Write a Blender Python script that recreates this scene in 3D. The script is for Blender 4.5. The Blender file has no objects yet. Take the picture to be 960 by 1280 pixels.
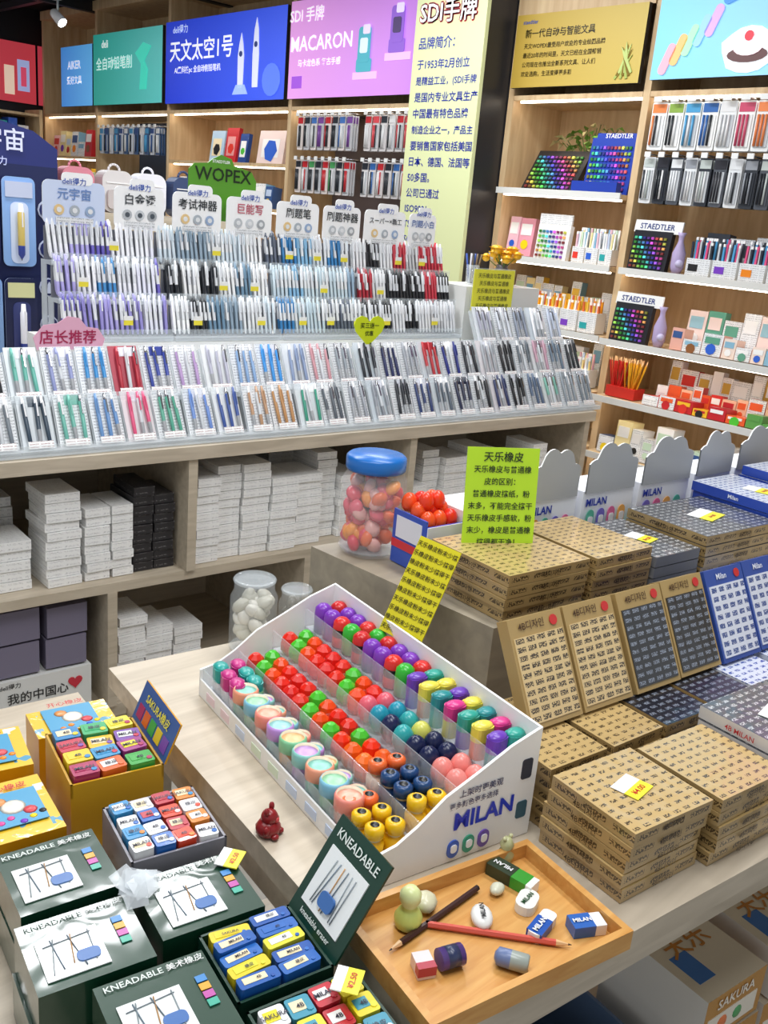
import bpy, math, random
from mathutils import Vector, Matrix
random.seed(7)
R=random.random
def U(a,b): return a+(b-a)*random.random()
C=random.choice
# ---------------------------------------------------------------- materials
MATS={}
def lin(h):
    h=h.lstrip('#'); v=[int(h[i:i+2],16)/255 for i in (0,2,4)]
    return tuple((c/12.92 if c<=.04045 else ((c+.055)/1.055)**2.4) for c in v)+(1,)
def base(name):
    m=bpy.data.materials.new(name); m.use_nodes=True
    nt=m.node_tree; return m,nt,nt.nodes['Principled BSDF']
def film(nt,b,scale,strength,coat=1.0,dist=.004,detail=3):
    """crinkled shrink-wrap film: a glossy coat with its own bumpy normal"""
    n=nt.nodes.new('ShaderNodeTexNoise'); n.inputs['Scale'].default_value=scale; n.inputs['Detail'].default_value=detail; n.inputs['Distortion'].default_value=.8
    tc=nt.nodes.new('ShaderNodeTexCoord'); nt.links.new(tc.outputs['Object'],n.inputs['Vector'])
    bp=nt.nodes.new('ShaderNodeBump'); bp.inputs['Strength'].default_value=strength; bp.inputs['Distance'].default_value=dist
    nt.links.new(n.outputs['Fac'],bp.inputs['Height']); nt.links.new(bp.outputs[0],b.inputs['Coat Normal'])
    b.inputs['Coat Weight'].default_value=coat; b.inputs['Coat Roughness'].default_value=.08
def mat(key,hexc=None,rough=.45,metal=0,emit=0,alpha=1,wrap=0):
    if key in MATS: return key
    m,nt,b=base(key); c=lin(hexc or key)
    b.inputs['Base Color'].default_value=c; b.inputs['Roughness'].default_value=rough
    b.inputs['Metallic'].default_value=metal; b.inputs['Alpha'].default_value=alpha
    if emit: b.inputs['Emission Color'].default_value=c; b.inputs['Emission Strength'].default_value=emit
    if wrap: film(nt,b,16,wrap,.8,.004,1)
    MATS[key]=m; return key
def H(h,rough=.3): return mat('c'+h.lstrip('#')+('' if rough==.3 else str(rough)),h,rough)
def G(h): return mat('lit'+h.lstrip('#'),h,.5,emit=.5)
def wood(key,h1,h2,sc=(1.2,14,14),rough=.5):
    m,nt,b=base(key); tc=nt.nodes.new('ShaderNodeTexCoord'); mp=nt.nodes.new('ShaderNodeMapping')
    mp.inputs['Scale'].default_value=sc
    n=nt.nodes.new('ShaderNodeTexNoise'); n.inputs['Scale'].default_value=3; n.inputs['Detail'].default_value=6; n.inputs['Distortion'].default_value=.6
    r=nt.nodes.new('ShaderNodeValToRGB'); r.color_ramp.elements[0].position=.3; r.color_ramp.elements[1].position=.7
    r.color_ramp.elements[0].color=lin(h1); r.color_ramp.elements[1].color=lin(h2)
    nt.links.new(tc.outputs['Object'],mp.inputs[0]); nt.links.new(mp.outputs[0],n.inputs['Vector']); nt.links.new(n.outputs['Fac'],r.inputs[0])
    nt.links.new(r.outputs[0],b.inputs['Base Color']); b.inputs['Roughness'].default_value=rough
    MATS[key]=m; return key
def pattern(key,bg,ink,bw=.02,bh=.014,mortar=.35,noise=260,thr=.5,rough=.25,ink2=None,bump=.0):
    """printed carton: grid of little text-like marks, in metric UVs"""
    m,nt,b=base(key); uv=nt.nodes.new('ShaderNodeUVMap')
    br=nt.nodes.new('ShaderNodeTexBrick'); br.inputs['Scale'].default_value=1; br.offset=0 if not ink2 else .5
    br.inputs['Brick Width'].default_value=bw; br.inputs['Row Height'].default_value=bh
    br.inputs['Mortar Size'].default_value=bh*mortar; br.inputs['Mortar Smooth'].default_value=0
    br.inputs['Color1'].default_value=lin(ink); br.inputs['Color2'].default_value=lin(ink2 or ink); br.inputs['Mortar'].default_value=lin(bg)
    nz=nt.nodes.new('ShaderNodeTexNoise'); nz.inputs['Scale'].default_value=noise; nz.inputs['Detail'].default_value=1
    gt=nt.nodes.new('ShaderNodeMath'); gt.operation='GREATER_THAN'; gt.inputs[1].default_value=thr
    mx=nt.nodes.new('ShaderNodeMixRGB'); mx.inputs['Color1'].default_value=lin(bg)
    nt.links.new(uv.outputs[0],br.inputs['Vector']); nt.links.new(uv.outputs[0],nz.inputs['Vector'])
    nt.links.new(nz.outputs['Fac'],gt.inputs[0]); nt.links.new(gt.outputs[0],mx.inputs['Fac'])
    nt.links.new(br.outputs['Color'],mx.inputs['Color2']); nt.links.new(mx.outputs[0],b.inputs['Base Color'])
    b.inputs['Roughness'].default_value=rough
    if bump: film(nt,b,24,bump)
    MATS[key]=m; return key
def grad(key,h1,h2,emit=.5,scale=1.0,ax=0):
    m,nt,b=base(key); uv=nt.nodes.new('ShaderNodeUVMap'); sp=nt.nodes.new('ShaderNodeSeparateXYZ')
    r=nt.nodes.new('ShaderNodeValToRGB'); r.color_ramp.elements[0].color=lin(h1); r.color_ramp.elements[1].color=lin(h2)
    mu=nt.nodes.new('ShaderNodeMath'); mu.operation='MULTIPLY'; mu.inputs[1].default_value=scale
    nt.links.new(uv.outputs[0],sp.inputs[0]); nt.links.new(sp.outputs[ax],mu.inputs[0]); nt.links.new(mu.outputs[0],r.inputs[0])
    nt.links.new(r.outputs[0],b.inputs['Base Color']); nt.links.new(r.outputs[0],b.inputs['Emission Color'])
    b.inputs['Emission Strength'].default_value=emit; MATS[key]=m; return key
wood('ash','#b5a894','#cfc2ae',rough=.35); wood('shelfwood','#c8a67c','#dfc49a',(8,8,1)); wood('bamboo','#c78c46','#d9a660',(3,30,30),.3)
wood('counterwood','#b2a590','#c8bba6'); wood('greyply','#8a8172','#a09581',(2,10,10))
wood('floortile','#8a857c','#a5a096',(1.5,1.5,1.5),.25)
mat('dark','#1d1c20',.5); mat('ceil','#101114',.9); mat('white','#f2f2f0',.35); mat('offw','#dededa',.4); mat('grey','#9b9a98',.5)
mat('clear','#eef6fa',.06,alpha=.2); mat('clear2','#eef6fa',.05,alpha=.14); mat('frost','#e6ecf0',.25,alpha=.5)
mat('led','#fff5e2',.5,emit=9); mat('lamp','#ffffff',.5,emit=8); mat('metal','#98989c',.25,metal=1)
mat('pillar','#2a2a2e',.4); mat('signgreen','#ccd2a0',.5,emit=.12)
mat('gold4b','#ac905c',.3); mat('greenwrap','#0d3a26',.35,wrap=.35); mat('greencard','#12382a',.3)
pattern('goldprint','#c6a870','#54442a',.019,.0135,.30,360,.46,.35,bump=.5)
pattern('goldface','#d8bc86','#3e301c',.0215,.0125,.2,460,.45,.35,bump=.3)
pattern('goldside','#a98d5c','#4c3a22',.05,.02,.3,300,.48,.35,bump=.5)
pattern('darkface','#101218','#8b94a4',.0215,.0125,.26,520,.49,.3,bump=.3)
pattern('darkprint','#1e2028','#868e9c',.019,.0135,.26,420,.48,.3,bump=.4)
pattern('greyprint','#505256','#c8c8c8',.019,.0135,.26,380,.49,.3,bump=.5)
pattern('blueface','#dce0ec','#35508e',.0215,.0155,.22,420,.40,.3,bump=.3)
pattern('blueprint','#dfe5f2','#2b4ea5',.019,.013,.28,260,.45,.3,bump=.4)
pattern('whitebox','#f4f4f2','#74747a',.05,.014,.3,520,.60,.4)
pattern('darkbox','#2c2a2c','#a6a4a4',.05,.018,.4,420,.6,.4)
pattern('purplebox','#787286','#b0acbc',.06,.03,.6,300,.6,.4)
pattern('textcard','#eceef0','#5c6068',.045,.009,.25,520,.55,.4)
pattern('tinytext','#f4f4f2','#8b3a44',.03,.008,.3,700,.5,.4)
pattern('kidpic','#f0c233','#3a96b8',.05,.04,.3,40,.5,.3,ink2='#f2f2ee',bump=.5)
# ---------------------------------------------------------------- builder
def T(x=0,y=0,z=0,rz=0,rx=0,ry=0):
    r=math.radians
    return Matrix.Translation((x,y,z))@Matrix.Rotation(r(rz),4,'Z')@Matrix.Rotation(r(rx),4,'X')@Matrix.Rotation(r(ry),4,'Y')
TXT={}
def textmesh(s):
    if s in TXT: return TXT[s]
    c=bpy.data.curves.new('t','FONT'); c.body=s; c.size=1; c.align_x='CENTER'; c.align_y='CENTER'; c.resolution_u=2; c.offset=.012 if s!='MILAN' else .03
    o=bpy.data.objects.new('t',c); bpy.context.collection.objects.link(o); bpy.context.view_layer.update()
    dg=bpy.context.evaluated_depsgraph_get(); me=o.evaluated_get(dg).to_mesh()
    vs=[v.co.copy() for v in me.vertices]; fs=[tuple(p.vertices) for p in me.polygons]
    o.evaluated_get(dg).to_mesh_clear(); bpy.data.objects.remove(o); bpy.data.curves.remove(c)
    TXT[s]=(vs,fs); return TXT[s]
class B:
    def __init__(s,name): s.n=name; s.v=[]; s.f=[]; s.m=[]; s.uv=[]; s.s=[]; s.ml=[]
    def mi(s,k):
        if k.startswith('#'): k=H(k)
        if k not in s.ml: s.ml.append(k)
        return s.ml.index(k)
    def face(s,M,pts,k,uv=None,smooth=False):
        b=len(s.v); s.v+=[M@Vector(p) for p in pts]; s.f.append(tuple(range(b,b+len(pts)))); s.m.append(s.mi(k)); s.s.append(smooth)
        s.uv.append(uv or [(0,0)]*len(pts))
    def box(s,M,x0,y0,z0,x1,y1,z1,k,f={}):
        W,D,Hh=x1-x0,y1-y0,z1-z0
        def q(c,pts,a,b): s.face(M,pts,f.get(c,k),[(0,0),(a,0),(a,b),(0,b)])
        q('f',[(x0,y0,z0),(x1,y0,z0),(x1,y0,z1),(x0,y0,z1)],W,Hh)
        q('k',[(x1,y1,z0),(x0,y1,z0),(x0,y1,z1),(x1,y1,z1)],W,Hh)
        q('l',[(x0,y1,z0),(x0,y0,z0),(x0,y0,z1),(x0,y1,z1)],D,Hh)
        q('r',[(x1,y0,z0),(x1,y1,z0),(x1,y1,z1),(x1,y0,z1)],D,Hh)
        q('t',[(x0,y0,z1),(x1,y0,z1),(x1,y1,z1),(x0,y1,z1)],W,D)
        q('b',[(x0,y1,z0),(x1,y1,z0),(x1,y0,z0),(x0,y0,z0)],W,D)
    def prism(s,M,poly,z0,z1,k,kt=None,smooth=False):
        n=len(poly); s.face(M,[(x,y,z1) for x,y in poly],kt or k,[(x,y) for x,y in poly]); s.face(M,[(x,y,z0) for x,y in poly[::-1]],k,[(x,y) for x,y in poly[::-1]])
        for i in range(n):
            a,b=poly[i],poly[(i+1)%n]; s.face(M,[(a[0],a[1],z0),(b[0],b[1],z0),(b[0],b[1],z1),(a[0],a[1],z1)],k,[(0,0),(.02,0),(.02,.02),(0,.02)],smooth)
    def lathe(s,M,prof,k,n=10,sm=True,sx=1,sy=1):
        b=len(s.v); cs=[(math.cos(2*math.pi*i/n)*sx,math.sin(2*math.pi*i/n)*sy) for i in range(n)]
        for r,z in prof: s.v+=[M@Vector((r*c,r*t,z)) for c,t in cs]
        for j in range(len(prof)-1):
            kk=k[j] if isinstance(k,(list,tuple)) else k; mi=s.mi(kk)
            for i in range(n):
                a=b+j*n+i; c=b+j*n+(i+1)%n; s.f.append((a,c,c+n,a+n)); s.m.append(mi); s.s.append(sm); s.uv.append([(i/n*.1,prof[j][1]),((i+1)/n*.1,prof[j][1]),((i+1)/n*.1,prof[j+1][1]),(i/n*.1,prof[j+1][1])])
        for j,rev in ((0,True),(len(prof)-1,False)):
            if prof[j][0]>1e-5:
                ids=[b+j*n+i for i in range(n)]; s.f.append(tuple(ids[::-1] if rev else ids)); kk=k if isinstance(k,str) else (k[0] if rev else k[-1]); s.m.append(s.mi(kk)); s.s.append(False); s.uv.append([(0,0)]*n)
    def ball(s,M,r,k,rz=None,n=12,m=7,sx=1,sy=1):
        rz=rz or r; pr=[(max(1e-5,r*math.sin(math.pi*i/m)),-rz*math.cos(math.pi*i/m)) for i in range(m+1)]
        s.lathe(M,pr,k,n,True,sx,sy)
    def rod(s,p,q,r,k,n=8,r2=None):
        p,q=Vector(p),Vector(q); d=q-p; M=Matrix.Translation(p)@d.to_track_quat('Z','Y').to_matrix().to_4x4()
        s.lathe(M,[(r,0),(r if r2 is None else r2,d.length)],k,n)
    def text(s,M,t,size,k,left=False):
        vs,fs=textmesh(t); b=len(s.v); off=Vector((-min(v.x for v in vs),0,0)) if left and vs else Vector((0,0,0))
        s.v+=[M@((v+off)*size) for v in vs]; mi=s.mi(k)
        for f in fs: s.f.append(tuple(i+b for i in f)); s.m.append(mi); s.s.append(False); s.uv.append([(0,0)]*len(f))
    def ftext(s,M,x,z,t,size,k,y=-.0015,left=False): s.text(M@T(x,y,z,0,90),t,size,k,left)
    def ttext(s,M,x,y,z,t,size,k,rz=0): s.text(M@T(x,y,z+.0012,rz),t,size,k)
    def done(s):
        xs=[v.x for v in s.v]; ys=[v.y for v in s.v]; zs=[v.z for v in s.v]
        o=Vector(((min(xs)+max(xs))/2,(min(ys)+max(ys))/2,min(zs)))
        me=bpy.data.meshes.new(s.n); me.from_pydata([v-o for v in s.v],[],s.f)
        for k in s.ml: me.materials.append(MATS[k])
        me.polygons.foreach_set('material_index',s.m); me.polygons.foreach_set('use_smooth',s.s)
        ul=me.uv_layers.new(name='UVMap'); flat=[c for f in s.uv for p in f for c in p]; ul.data.foreach_set('uv',flat)
        me.update(); ob=bpy.data.objects.new(s.n,me); ob.location=o; bpy.context.collection.objects.link(ob); return ob
def rrect(x0,y0,x1,y1,r,n=4):
    out=[]
    for cx,cy,a0 in ((x1-r,y1-r,0),(x0+r,y1-r,90),(x0+r,y0+r,180),(x1-r,y0+r,270)):
        for i in range(n+1):
            a=math.radians(a0+90*i/n); out.append((cx+r*math.cos(a),cy+r*math.sin(a)))
    return out
I=Matrix.Identity(4)
VB=['#e23b2e','#f28a1c','#f2d21c','#4fc23a','#2aa4a8','#2f63d0','#7a3fc0','#e24f9a','#8a5a34','#222428']
# ---------------------------------------------------------------- camera
X=Vector((1300,253,-1183)).normalized(); Y=Vector((-1170,475,-1183)); Y=(Y-X*Y.dot(X)).normalized(); Z=X.cross(Y)
cam=bpy.data.cameras.new('camera'); co=bpy.data.objects.new('camera',cam); bpy.context.collection.objects.link(co)
Mx=Matrix((X,Y,Z)).to_4x4(); Mx.translation=Vector((0,0,1.6)); co.matrix_world=Mx
cam.sensor_fit='VERTICAL'; cam.sensor_height=24; cam.lens=1183/1280*24; cam.clip_start=.05
bpy.context.scene.camera=co
# ---------------------------------------------------------------- room
b=B('floor'); b.box(I,-3,-2,-.1,5,10,0,'floortile'); b.done()
b=B('ceiling'); b.box(I,-3,-2,3.1,5,10,3.2,'ceil'); b.done()
b=B('wall_right'); b.box(I,4.46,-2,0,4.6,10,3.1,'shelfwood'); b.done()
b=B('wall_back'); b.box(I,-3,9.2,0,4.46,9.3,3.1,'dark'); b.done()
b=B('ceiling_beam')
for y in (5.2,6.6,8.0): b.box(I,-2.9,y,2.98,4.4,y+.06,3.08,'dark')
for x in (1.2,2.6,3.6): b.box(I,x,4.8,3.0,x+.05,9.1,3.05,'#3a3c42')
b.done()
def spot(x,y,z):
    b=B('track_spotlight'); b.box(T(x,y,z),-.02,-.05,.12,.02,.05,.16,'#d8d8d8'); b.rod((x,y,z+.12),(x,y,z+.05),.008,'#d8d8d8')
    M=T(x,y,z,20,-50); b.lathe(M,[(.02,.07),(.035,.05),(.04,-.06),(.036,-.06),(.034,-.02)],['#e6e6e6','#e6e6e6','#e6e6e6','lamp'],14); b.done()
spot(3.0,8.2,2.8); spot(3.5,7.6,2.82); spot(2.7,8.6,2.8)
b=B('ceiling_lamp')
b.box(I,2.75,7.9,2.8,3.1,8.1,2.83,'lamp'); b.box(I,2.72,7.87,2.83,3.13,8.13,2.98,'#dddddd'); b.done()
# ---------------------------------------------------------------- wall shelving
def W(y,z,x=4.0): return T(x,y,z,-90)
b=B('wall_shelving_unit')
b.box(I,4.41,.5,0,4.45,9.1,3.05,'shelfwood')
for y in (.55,1.62,2.65,3.45,3.93,5.31,6.82,7.98,9.0): b.box(I,4.0,y-.018,0,4.41,y+.018,2.99,'shelfwood')
def shelf(y0,y1,z,lip=True,led=True,x=4.0):
    b.box(I,x,y0+.02,z-.022,4.41,y1-.02,z,'shelfwood')
    if lip: b.box(I,x-.01,y0+.02,z-.024,x-.001,y1-.02,z+.006,'offw',)
    if led: b.box(I,x+.03,y0+.04,z-.031,x+.045,y1-.04,z-.023,'led')
for y0,y1 in ((.55,1.62),(1.62,2.65)):
    for z in (.3,.58,.86,1.13,1.46): shelf(y0,y1,z,x=3.9 if z<1.2 else 3.97)
    shelf(y0,y1,2.24,lip=False)
for z in (.3,.58,.86,1.13,1.46,1.79): shelf(2.65,3.45,z,x=3.95)
shelf(2.65,3.45,2.24,lip=False)
shelf(3.93,5.31,2.22,lip=False); shelf(3.93,5.31,1.3)
for z in (2.22,1.87,1.58,1.3): shelf(5.31,6.82,z,lip=False)
for z in (2.22,1.87,1.58,1.3): shelf(7.98,9.0,z,lip=False)
shelf(6.82,7.98,2.22,lip=False)
b.box(I,4.38,6.86,1.3,4.405,7.94,2.18,'#34465e'); b.box(I,4.38,3.96,1.32,4.405,5.28,2.19,'#6a6062')
b.box(I,3.98,.5,2.99,4.41,9.0,3.06,'shelfwood')
for y0,y1 in ((1.64,2.63),(2.67,3.43)): b.box(I,3.99,y0,2.6 if y0>2.6 else 2.96,4.0,y1,2.99,'shelfwood')
b.done()
# posters
grad('gblue','#1c38c0','#3a58e0',.6,.7); grad('gpink','#dc98dc','#c080e0',.5,.8); grad('gteal','#2aa79a','#5fc4c0',.4,.8); grad('gblue2','#3f8fe0','#62b4ee',.5,1.6)
grad('ggold','#b09238','#c8b058',.08,1.2); grad('gcyan','#7cc4e8','#a8dcf2',.4,.9)
def poster(y1,y0,z0,z1,k):
    b=B('lit_wall_poster'); M=W(y1,z0,3.96); w=y1-y0; h=z1-z0
    b.box(M,0,0,0,w,.025,h,'dark',{'f':k}); return b,M,w,h
b,M,w,h=poster(6.80,5.33,2.26,2.81,'gblue')
b.ftext(M,.47,.34,'天文太空1号',.15,G('#ffffff')); b.ftext(M,.43,.22,'AI黑科技pc 全自动削铅笔机',.05,G('#ffffff')); b.ftext(M,.2,.49,'deli得力',.06,G('#cfe0ff'))
for cx,hh in ((.98,.34),(1.15,.42)):
    b.prism(M@T(cx,-.002,.08,0,90),[(-.03,0),(.03,0),(.035,.2),(.022,hh-.07),(0,hh),(-.022,hh-.07),(-.035,.2)],0,.004,G('#d8dcf4'))
    b.prism(M@T(cx,-.006,.08+hh*.62,0,90),[(.018*math.cos(a*.63),.018*math.sin(a*.63)) for a in range(10)],0,.003,G('#2a3a70'))
b.prism(M@T(.98,-.002,.04,0,90),[(-.09,0),(.09,0),(.05,.06),(-.05,.06)],0,.004,G('#9fb8ff'))
b.prism(M@T(1.33,-.002,.12,0,90),[(.1*math.cos(a*.4),.1*math.sin(a*.4)) for a in range(16)],0,.003,G('#5a7cf0'))
b.done()
b,M,w,h=poster(5.29,3.95,2.26,2.82,'gpink')
b.ftext(M,.16,.47,'SDI 手牌',.09,G('#ffffff')); b.ftext(M,.31,.31,'MACARON',.12,G('#ffffff')); b.ftext(M,.3,.2,'马卡龙色系 复古手感',.045,G('#ffffff'))
b.box(M,.04,-.003,.06,.14,0,.13,G('#9a4fd0')); 
for cx,c,cz in ((.72,'#48a8b8',.13),(.99,'#8a5cc8',.22)):
    b.box(M,cx-.09,-.004,cz-.04,cx+.12,0,cz,G('#e8b8e8')); b.prism(M@T(cx,-.004,cz,0,90),rrect(-.06,0,.07,.07,.01),0,.004,G(c))
    b.prism(M@T(cx,-.006,cz+.05,0,90),rrect(-.05,0,.055,.19,.02),0,.004,G(c)); b.prism(M@T(cx,-.010,cz+.1,0,90),rrect(-.03,0,.035,.08,.012),0,.003,G('#d8e8f0' if cx<.8 else '#4a3868'))
    b.prism(M@T(cx+.02,-.010,cz+.2,0,90),rrect(-.03,0,.03,.05,.01),0,.003,G('#e6d8f4'))
b.done()
b,M,w,h=poster(7.95,6.85,2.27,2.8,'gteal')
b.ftext(M,.35,.3,'全自动铅笔削',.1,G('#d8fff8')); b.ftext(M,.2,.45,'deli',.08,G('#ffffff'))
b.prism(M@T(.82,-.002,.1,0,90),[(-.05,0),(.05,0),(.07,.14),(.02,.2),(.12,.3),(0,.33),(-.12,.26),(-.03,.18)],0,.004,G('#3fd0b8')); b.done()
b,M,w,h=poster(8.55,7.97,2.27,2.74,'gblue2'); b.ftext(M,.25,.32,'AIKER',.09,G('#ffffff')); b.ftext(M,.25,.2,'爱好文具',.07,G('#ffffff')); b.done()
b,M,w,h=poster(3.43,2.68,2.27,2.60,'ggold')
b.ftext(M,.06,.24,'新一代自动与智能文具',.042,'#2a2408',left=True)
for i,t in enumerate(('天文WOPEX最受用户欢迎的专业绘图品牌','最近20年的时间里，天文已经在全国畅销','公司现在也推出全新系列文具、让人们','欢迎选购，生活变得更多彩')): b.ftext(M,.06,.185-i*.042,t,.026,'#3a3010',left=True)
b.ftext(M,.04,.295,'staedtler',.026,'#2a50a0',left=True)
for i in range(9): b.prism(M@T(.62+i*.011,-.002,.02+.012*(i%3),0,90,0)@T(0,0,0,-40+9*i),[(-.006,0),(.006,0),(.008,.08),(0,.13),(-.008,.08)],0,.002+i*.0002,['#a8b860','#806a20','#c0d080'][i%3])
b.done()
b,M,w,h=poster(2.62,1.65,2.28,2.95,'gcyan')
for i in range(5): b.prism(M@T(.05+i*.05,-.002,.02+i*.035,0,90)@T(0,0,0,-22),rrect(-.02,0,.02,.13,.018),0,.004,G(['#f2a0b0','#f7b070','#9fe0b0','#8fc0f0','#c8a0e8'][i]))
b.prism(M@T(.45,-.002,.10,0,90),[(.12*math.cos(a*.4)*(1+.1*math.sin(a*2)),.09*math.sin(a*.4)) for a in range(16)],0,.003,G('#f4fbff')); b.prism(M@T(.45,-.006,.08,0,90),[(.09*math.cos(a*.4),.03*math.sin(a*.4)) for a in range(16)],0,.003,G('#5a3a3a')); b.prism(M@T(.45,-.010,.11,0,90),[(.065*math.cos(a*.4),.035*math.sin(a*.4)) for a in range(16)],0,.003,G('#ffe8f0')); b.prism(M@T(.45,-.014,.15,0,90),[(.02*math.cos(a*.6),.02*math.sin(a*.6)) for a in range(10)],0,.003,G('#d83848'))
b.prism(M@T(.3,-.002,.3,0,90)@T(0,0,0,-70),rrect(-.03,0,.03,.4,.02),0,.004,G('#3f8ad0')); b.prism(M@T(.66,-.002,.14,0,90)@T(0,0,0,20),rrect(-.02,0,.02,.16,.018),0,.004,G('#60c8d8')); b.done()
b,M,w,h=poster(1.6,.57,2.28,2.95,'gpink'); b.ftext(M,.5,.3,'文具礼品',.14,G('#ffffff')); b.done()
for i,(x,c) in enumerate(((2.95,'#d8343c'),(3.3,'#c83a50'),(3.66,'#c8404c'),(4.02,'#c04050'))):
    b=B('lit_wall_poster'); M=T(x,9.16,2.3); b.box(M,0,0,0,.34,.025,.5,'dark',{'f':G(c)}); b.box(M,.05,-.003,.06,.14,0,.3,G('#f4d8c0')); b.box(M,.17,-.003,.1,.28,0,.36,G('#a8b8e8')); b.box(M,.2,-.006,.14,.25,-.003,.3,G('#e05070')); b.done()
b=B('back_wall_shelving')
for z in (.4,.8,1.2,1.55,1.9,2.2): b.box(I,2.0,8.85,z-.02,3.9,9.15,z,'shelfwood')
for x in (2.0,2.6,3.2,3.9): b.box(I,x-.015,8.84,0,x+.015,9.15,2.24,'shelfwood')
for z in (1.2,1.55,1.9):
    x=2.05
    while x<3.8:
        w=U(.05,.12); b.box(T(x,8.9,z+.001),0,0,0,w*.9,.15,U(.12,.26),C(VB+['#e8e8e8']*4)); x+=w
b.done()
# pillar + sign
b=B('structural_column'); b.box(I,3.78,3.475,0,4.4,3.90,3.05,'pillar'); b.done()
b=B('column_sign_board'); M=W(3.93,1.2,3.75)
b.box(M,-.01,0,0,.48,.025,1.85,'signgreen')
L=['品牌简介：','于1953年2月创立','是精益工业，(SDI手牌','是国内专业文具生产','中国最有特色品牌','制造企业之一，产品主','要销售国家包括美国','日本、德国、法国等','50多国。','公司已通过','ISO9001、','TS16949、','ISO14001、','OHSAS18001']
for i,t in enumerate(L): b.ftext(M,.03,1.24-i*.079+(.02 if i==0 else 0),t,(.06 if i==0 else .05) if i not in(2,5) else .044,'#1c2c98',left=True)
for dx,dz in ((-.008,0),(.008,0),(0,.008),(0,-.008),(.006,-.006),(-.006,.006)): b.ftext(M,.22+dx,1.40+dz,'SDI手牌',.115,'#c02838',-.002)
b.ftext(M,.22,1.40,'SDI手牌',.115,'#fafafa',-.005); b.done()
# ---------------------------------------------------------------- wall goods
import colorsys as _cs
def colorsys(h,s,v):
    h=round(h*12)/12; v=round(v*4)/4; r,g,bb=_cs.hsv_to_rgb(h,s,v); return '#%02x%02x%02x'%(int(r*255),int(g*255),int(bb*255))
def colorgrid(b,M,w,h,nx,ny,case,tilt=-18,depth=.03):
    M=M@T(0,0,0,0,tilt); b.box(M,0,0,0,w,depth,h,case)
    for i in range(nx):
        for j in range(ny):
            x=w*.06+w*.88*i/nx; z=h*.06+h*.84*j/ny; c=colorsys((i/nx*.9+j*.07)%1,.6,.45+.45*((j*3+i)%5)/4)
            b.box(M,x,-.008,z,x+w*.88/nx*.6,0,z+h*.84/ny*.5,c)
b=B('marker_set_case'); M=W(3.36,1.793,4.05); colorgrid(b,M,.33,.24,11,8,'#202024',-32); b.done()
b=B('marker_set_case'); M=W(2.97,1.793,4.05); colorgrid(b,M,.26,.26,11,8,'#2340a8',-8); b.box(M@T(0,0,0,0,-8),0,.031,.2,.26,.04,.29,'#2340a8'); b.ftext(M@T(0,0,0,0,-8),.13,.275,'STAEDTLER',.03,'#ffffff',.025); b.box(M,0,-.09,0,.26,-.05,.05,'#2340a8'); b.done()
b=B('potted_plant'); M=W(3.12,1.793,4.28); b.lathe(M,[(.03,0),(.045,.14),(.04,.14),(.035,.1)],'#e8e8e0',12)
for i in range(46):
    a=U(0,6.28); L_=U(.1,.25); e=U(.6,1.35); p=Vector((0,0,.12)); q=p+Vector((math.cos(a)*math.cos(e)*L_,math.sin(a)*math.cos(e)*L_*.3,math.sin(e)*L_))
    b.rod(M@p,M@q,.002,'#4f7a2c',5); Q=M@T(q.x,q.y-.02,q.z,math.degrees(a),U(10,30),U(-30,30)); s=U(.025,.035)
    b.face(Q,[(0,-s*.3,0),(s,-s*.5,.01),(s*2,0,-.01),(s,s*.5,.01),(0,s*.3,0)],C(['#5b8f35','#7db04a','#a9c86a','#e8dca0']))
b.done()
def goods(name,y1,y0,z,x,rows):
    b=B(name)
    for (wmin,wmax,hmin,hmax,d,cols,xoff) in rows:
        u=.01
        while u<(y1-y0)-wmax:
            w=U(wmin,wmax); h=U(hmin,hmax); c=C(cols); c2=C(cols); M=W(y1-u,z+.001,x+xoff)@T(0,0,0,0,-6)
            b.box(M,0,0,0,w*.95,d,h,c,{'f':C([c,'textcard'])}); b.box(M,w*.1,-.002,h*.55,w*.8,0,h*.85,c2)
            if R()<.5: b.prism(M@T(w*.45,-.002,h*.3,0,90),[(w*.25*math.cos(a*.785),w*.25*math.sin(a*.785)) for a in range(8)],0,.001,C(VB+cols))
            u+=w
    return b.done()
PAST=['#e8c0cc','#c4d4ec','#e8e8ec','#f0e0a8','#c8e0c8','#f4f4f4','#f4f4f4','#80b0cc','#ececec']
def penpots(name,y1,y0,z,x,n,pen,hh=.075):
    b=B(name); dy=(y1-y0)/n
    for i in range(n):
        M=W(y1-i*dy,z+.001,x); w=dy*.9
        b.box(M,0,0,0,w,.08,hh,'white',{'f':'textcard'}); b.box(M,w*.1,-.002,.02,w*.5,0,.05,C(VB))
        for k in range(9):
            for r in (0,1):
                c=pen[(i*3+k+r)%len(pen)]; Q=M@T(w*(.06+.1*k),.015+.03*r+.008*(k%2),.05+.02*r,0,U(-4,4)); b.box(Q,0,0,0,.0085,.0085,.085,c); b.box(Q,0,0,.085,.0085,.0085,.097,C(['#ffffff',c]))
    return b.done()
b=B('marker_set_case'); M=W(3.17,1.463,3.99); colorgrid(b,M,.2,.17,8,6,'#f2f2f2',-6); b.box(M@T(0,.02,.17),0,0,0,.2,.01,.05,'textcard'); b.done()
penpots('marker_dispenser',2.94,2.7,1.463,4.0,3,PAST)
goods('gift_box_row',3.42,3.2,1.463,4.05,[(.07,.1,.15,.24,.05,['#e8a0b4','#f0c0d0','#f4f4f4'],0)])
penpots('crayon_dispenser',3.42,2.72,1.133,3.99,6,['#f0a020','#e8c040','#f4f4f4','#e07040'],.1)
goods('stationery_pack_row',3.42,2.7,1.133,4.15,[(.05,.08,.16,.24,.05,PAST+['#f0c040'],0)])
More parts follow.
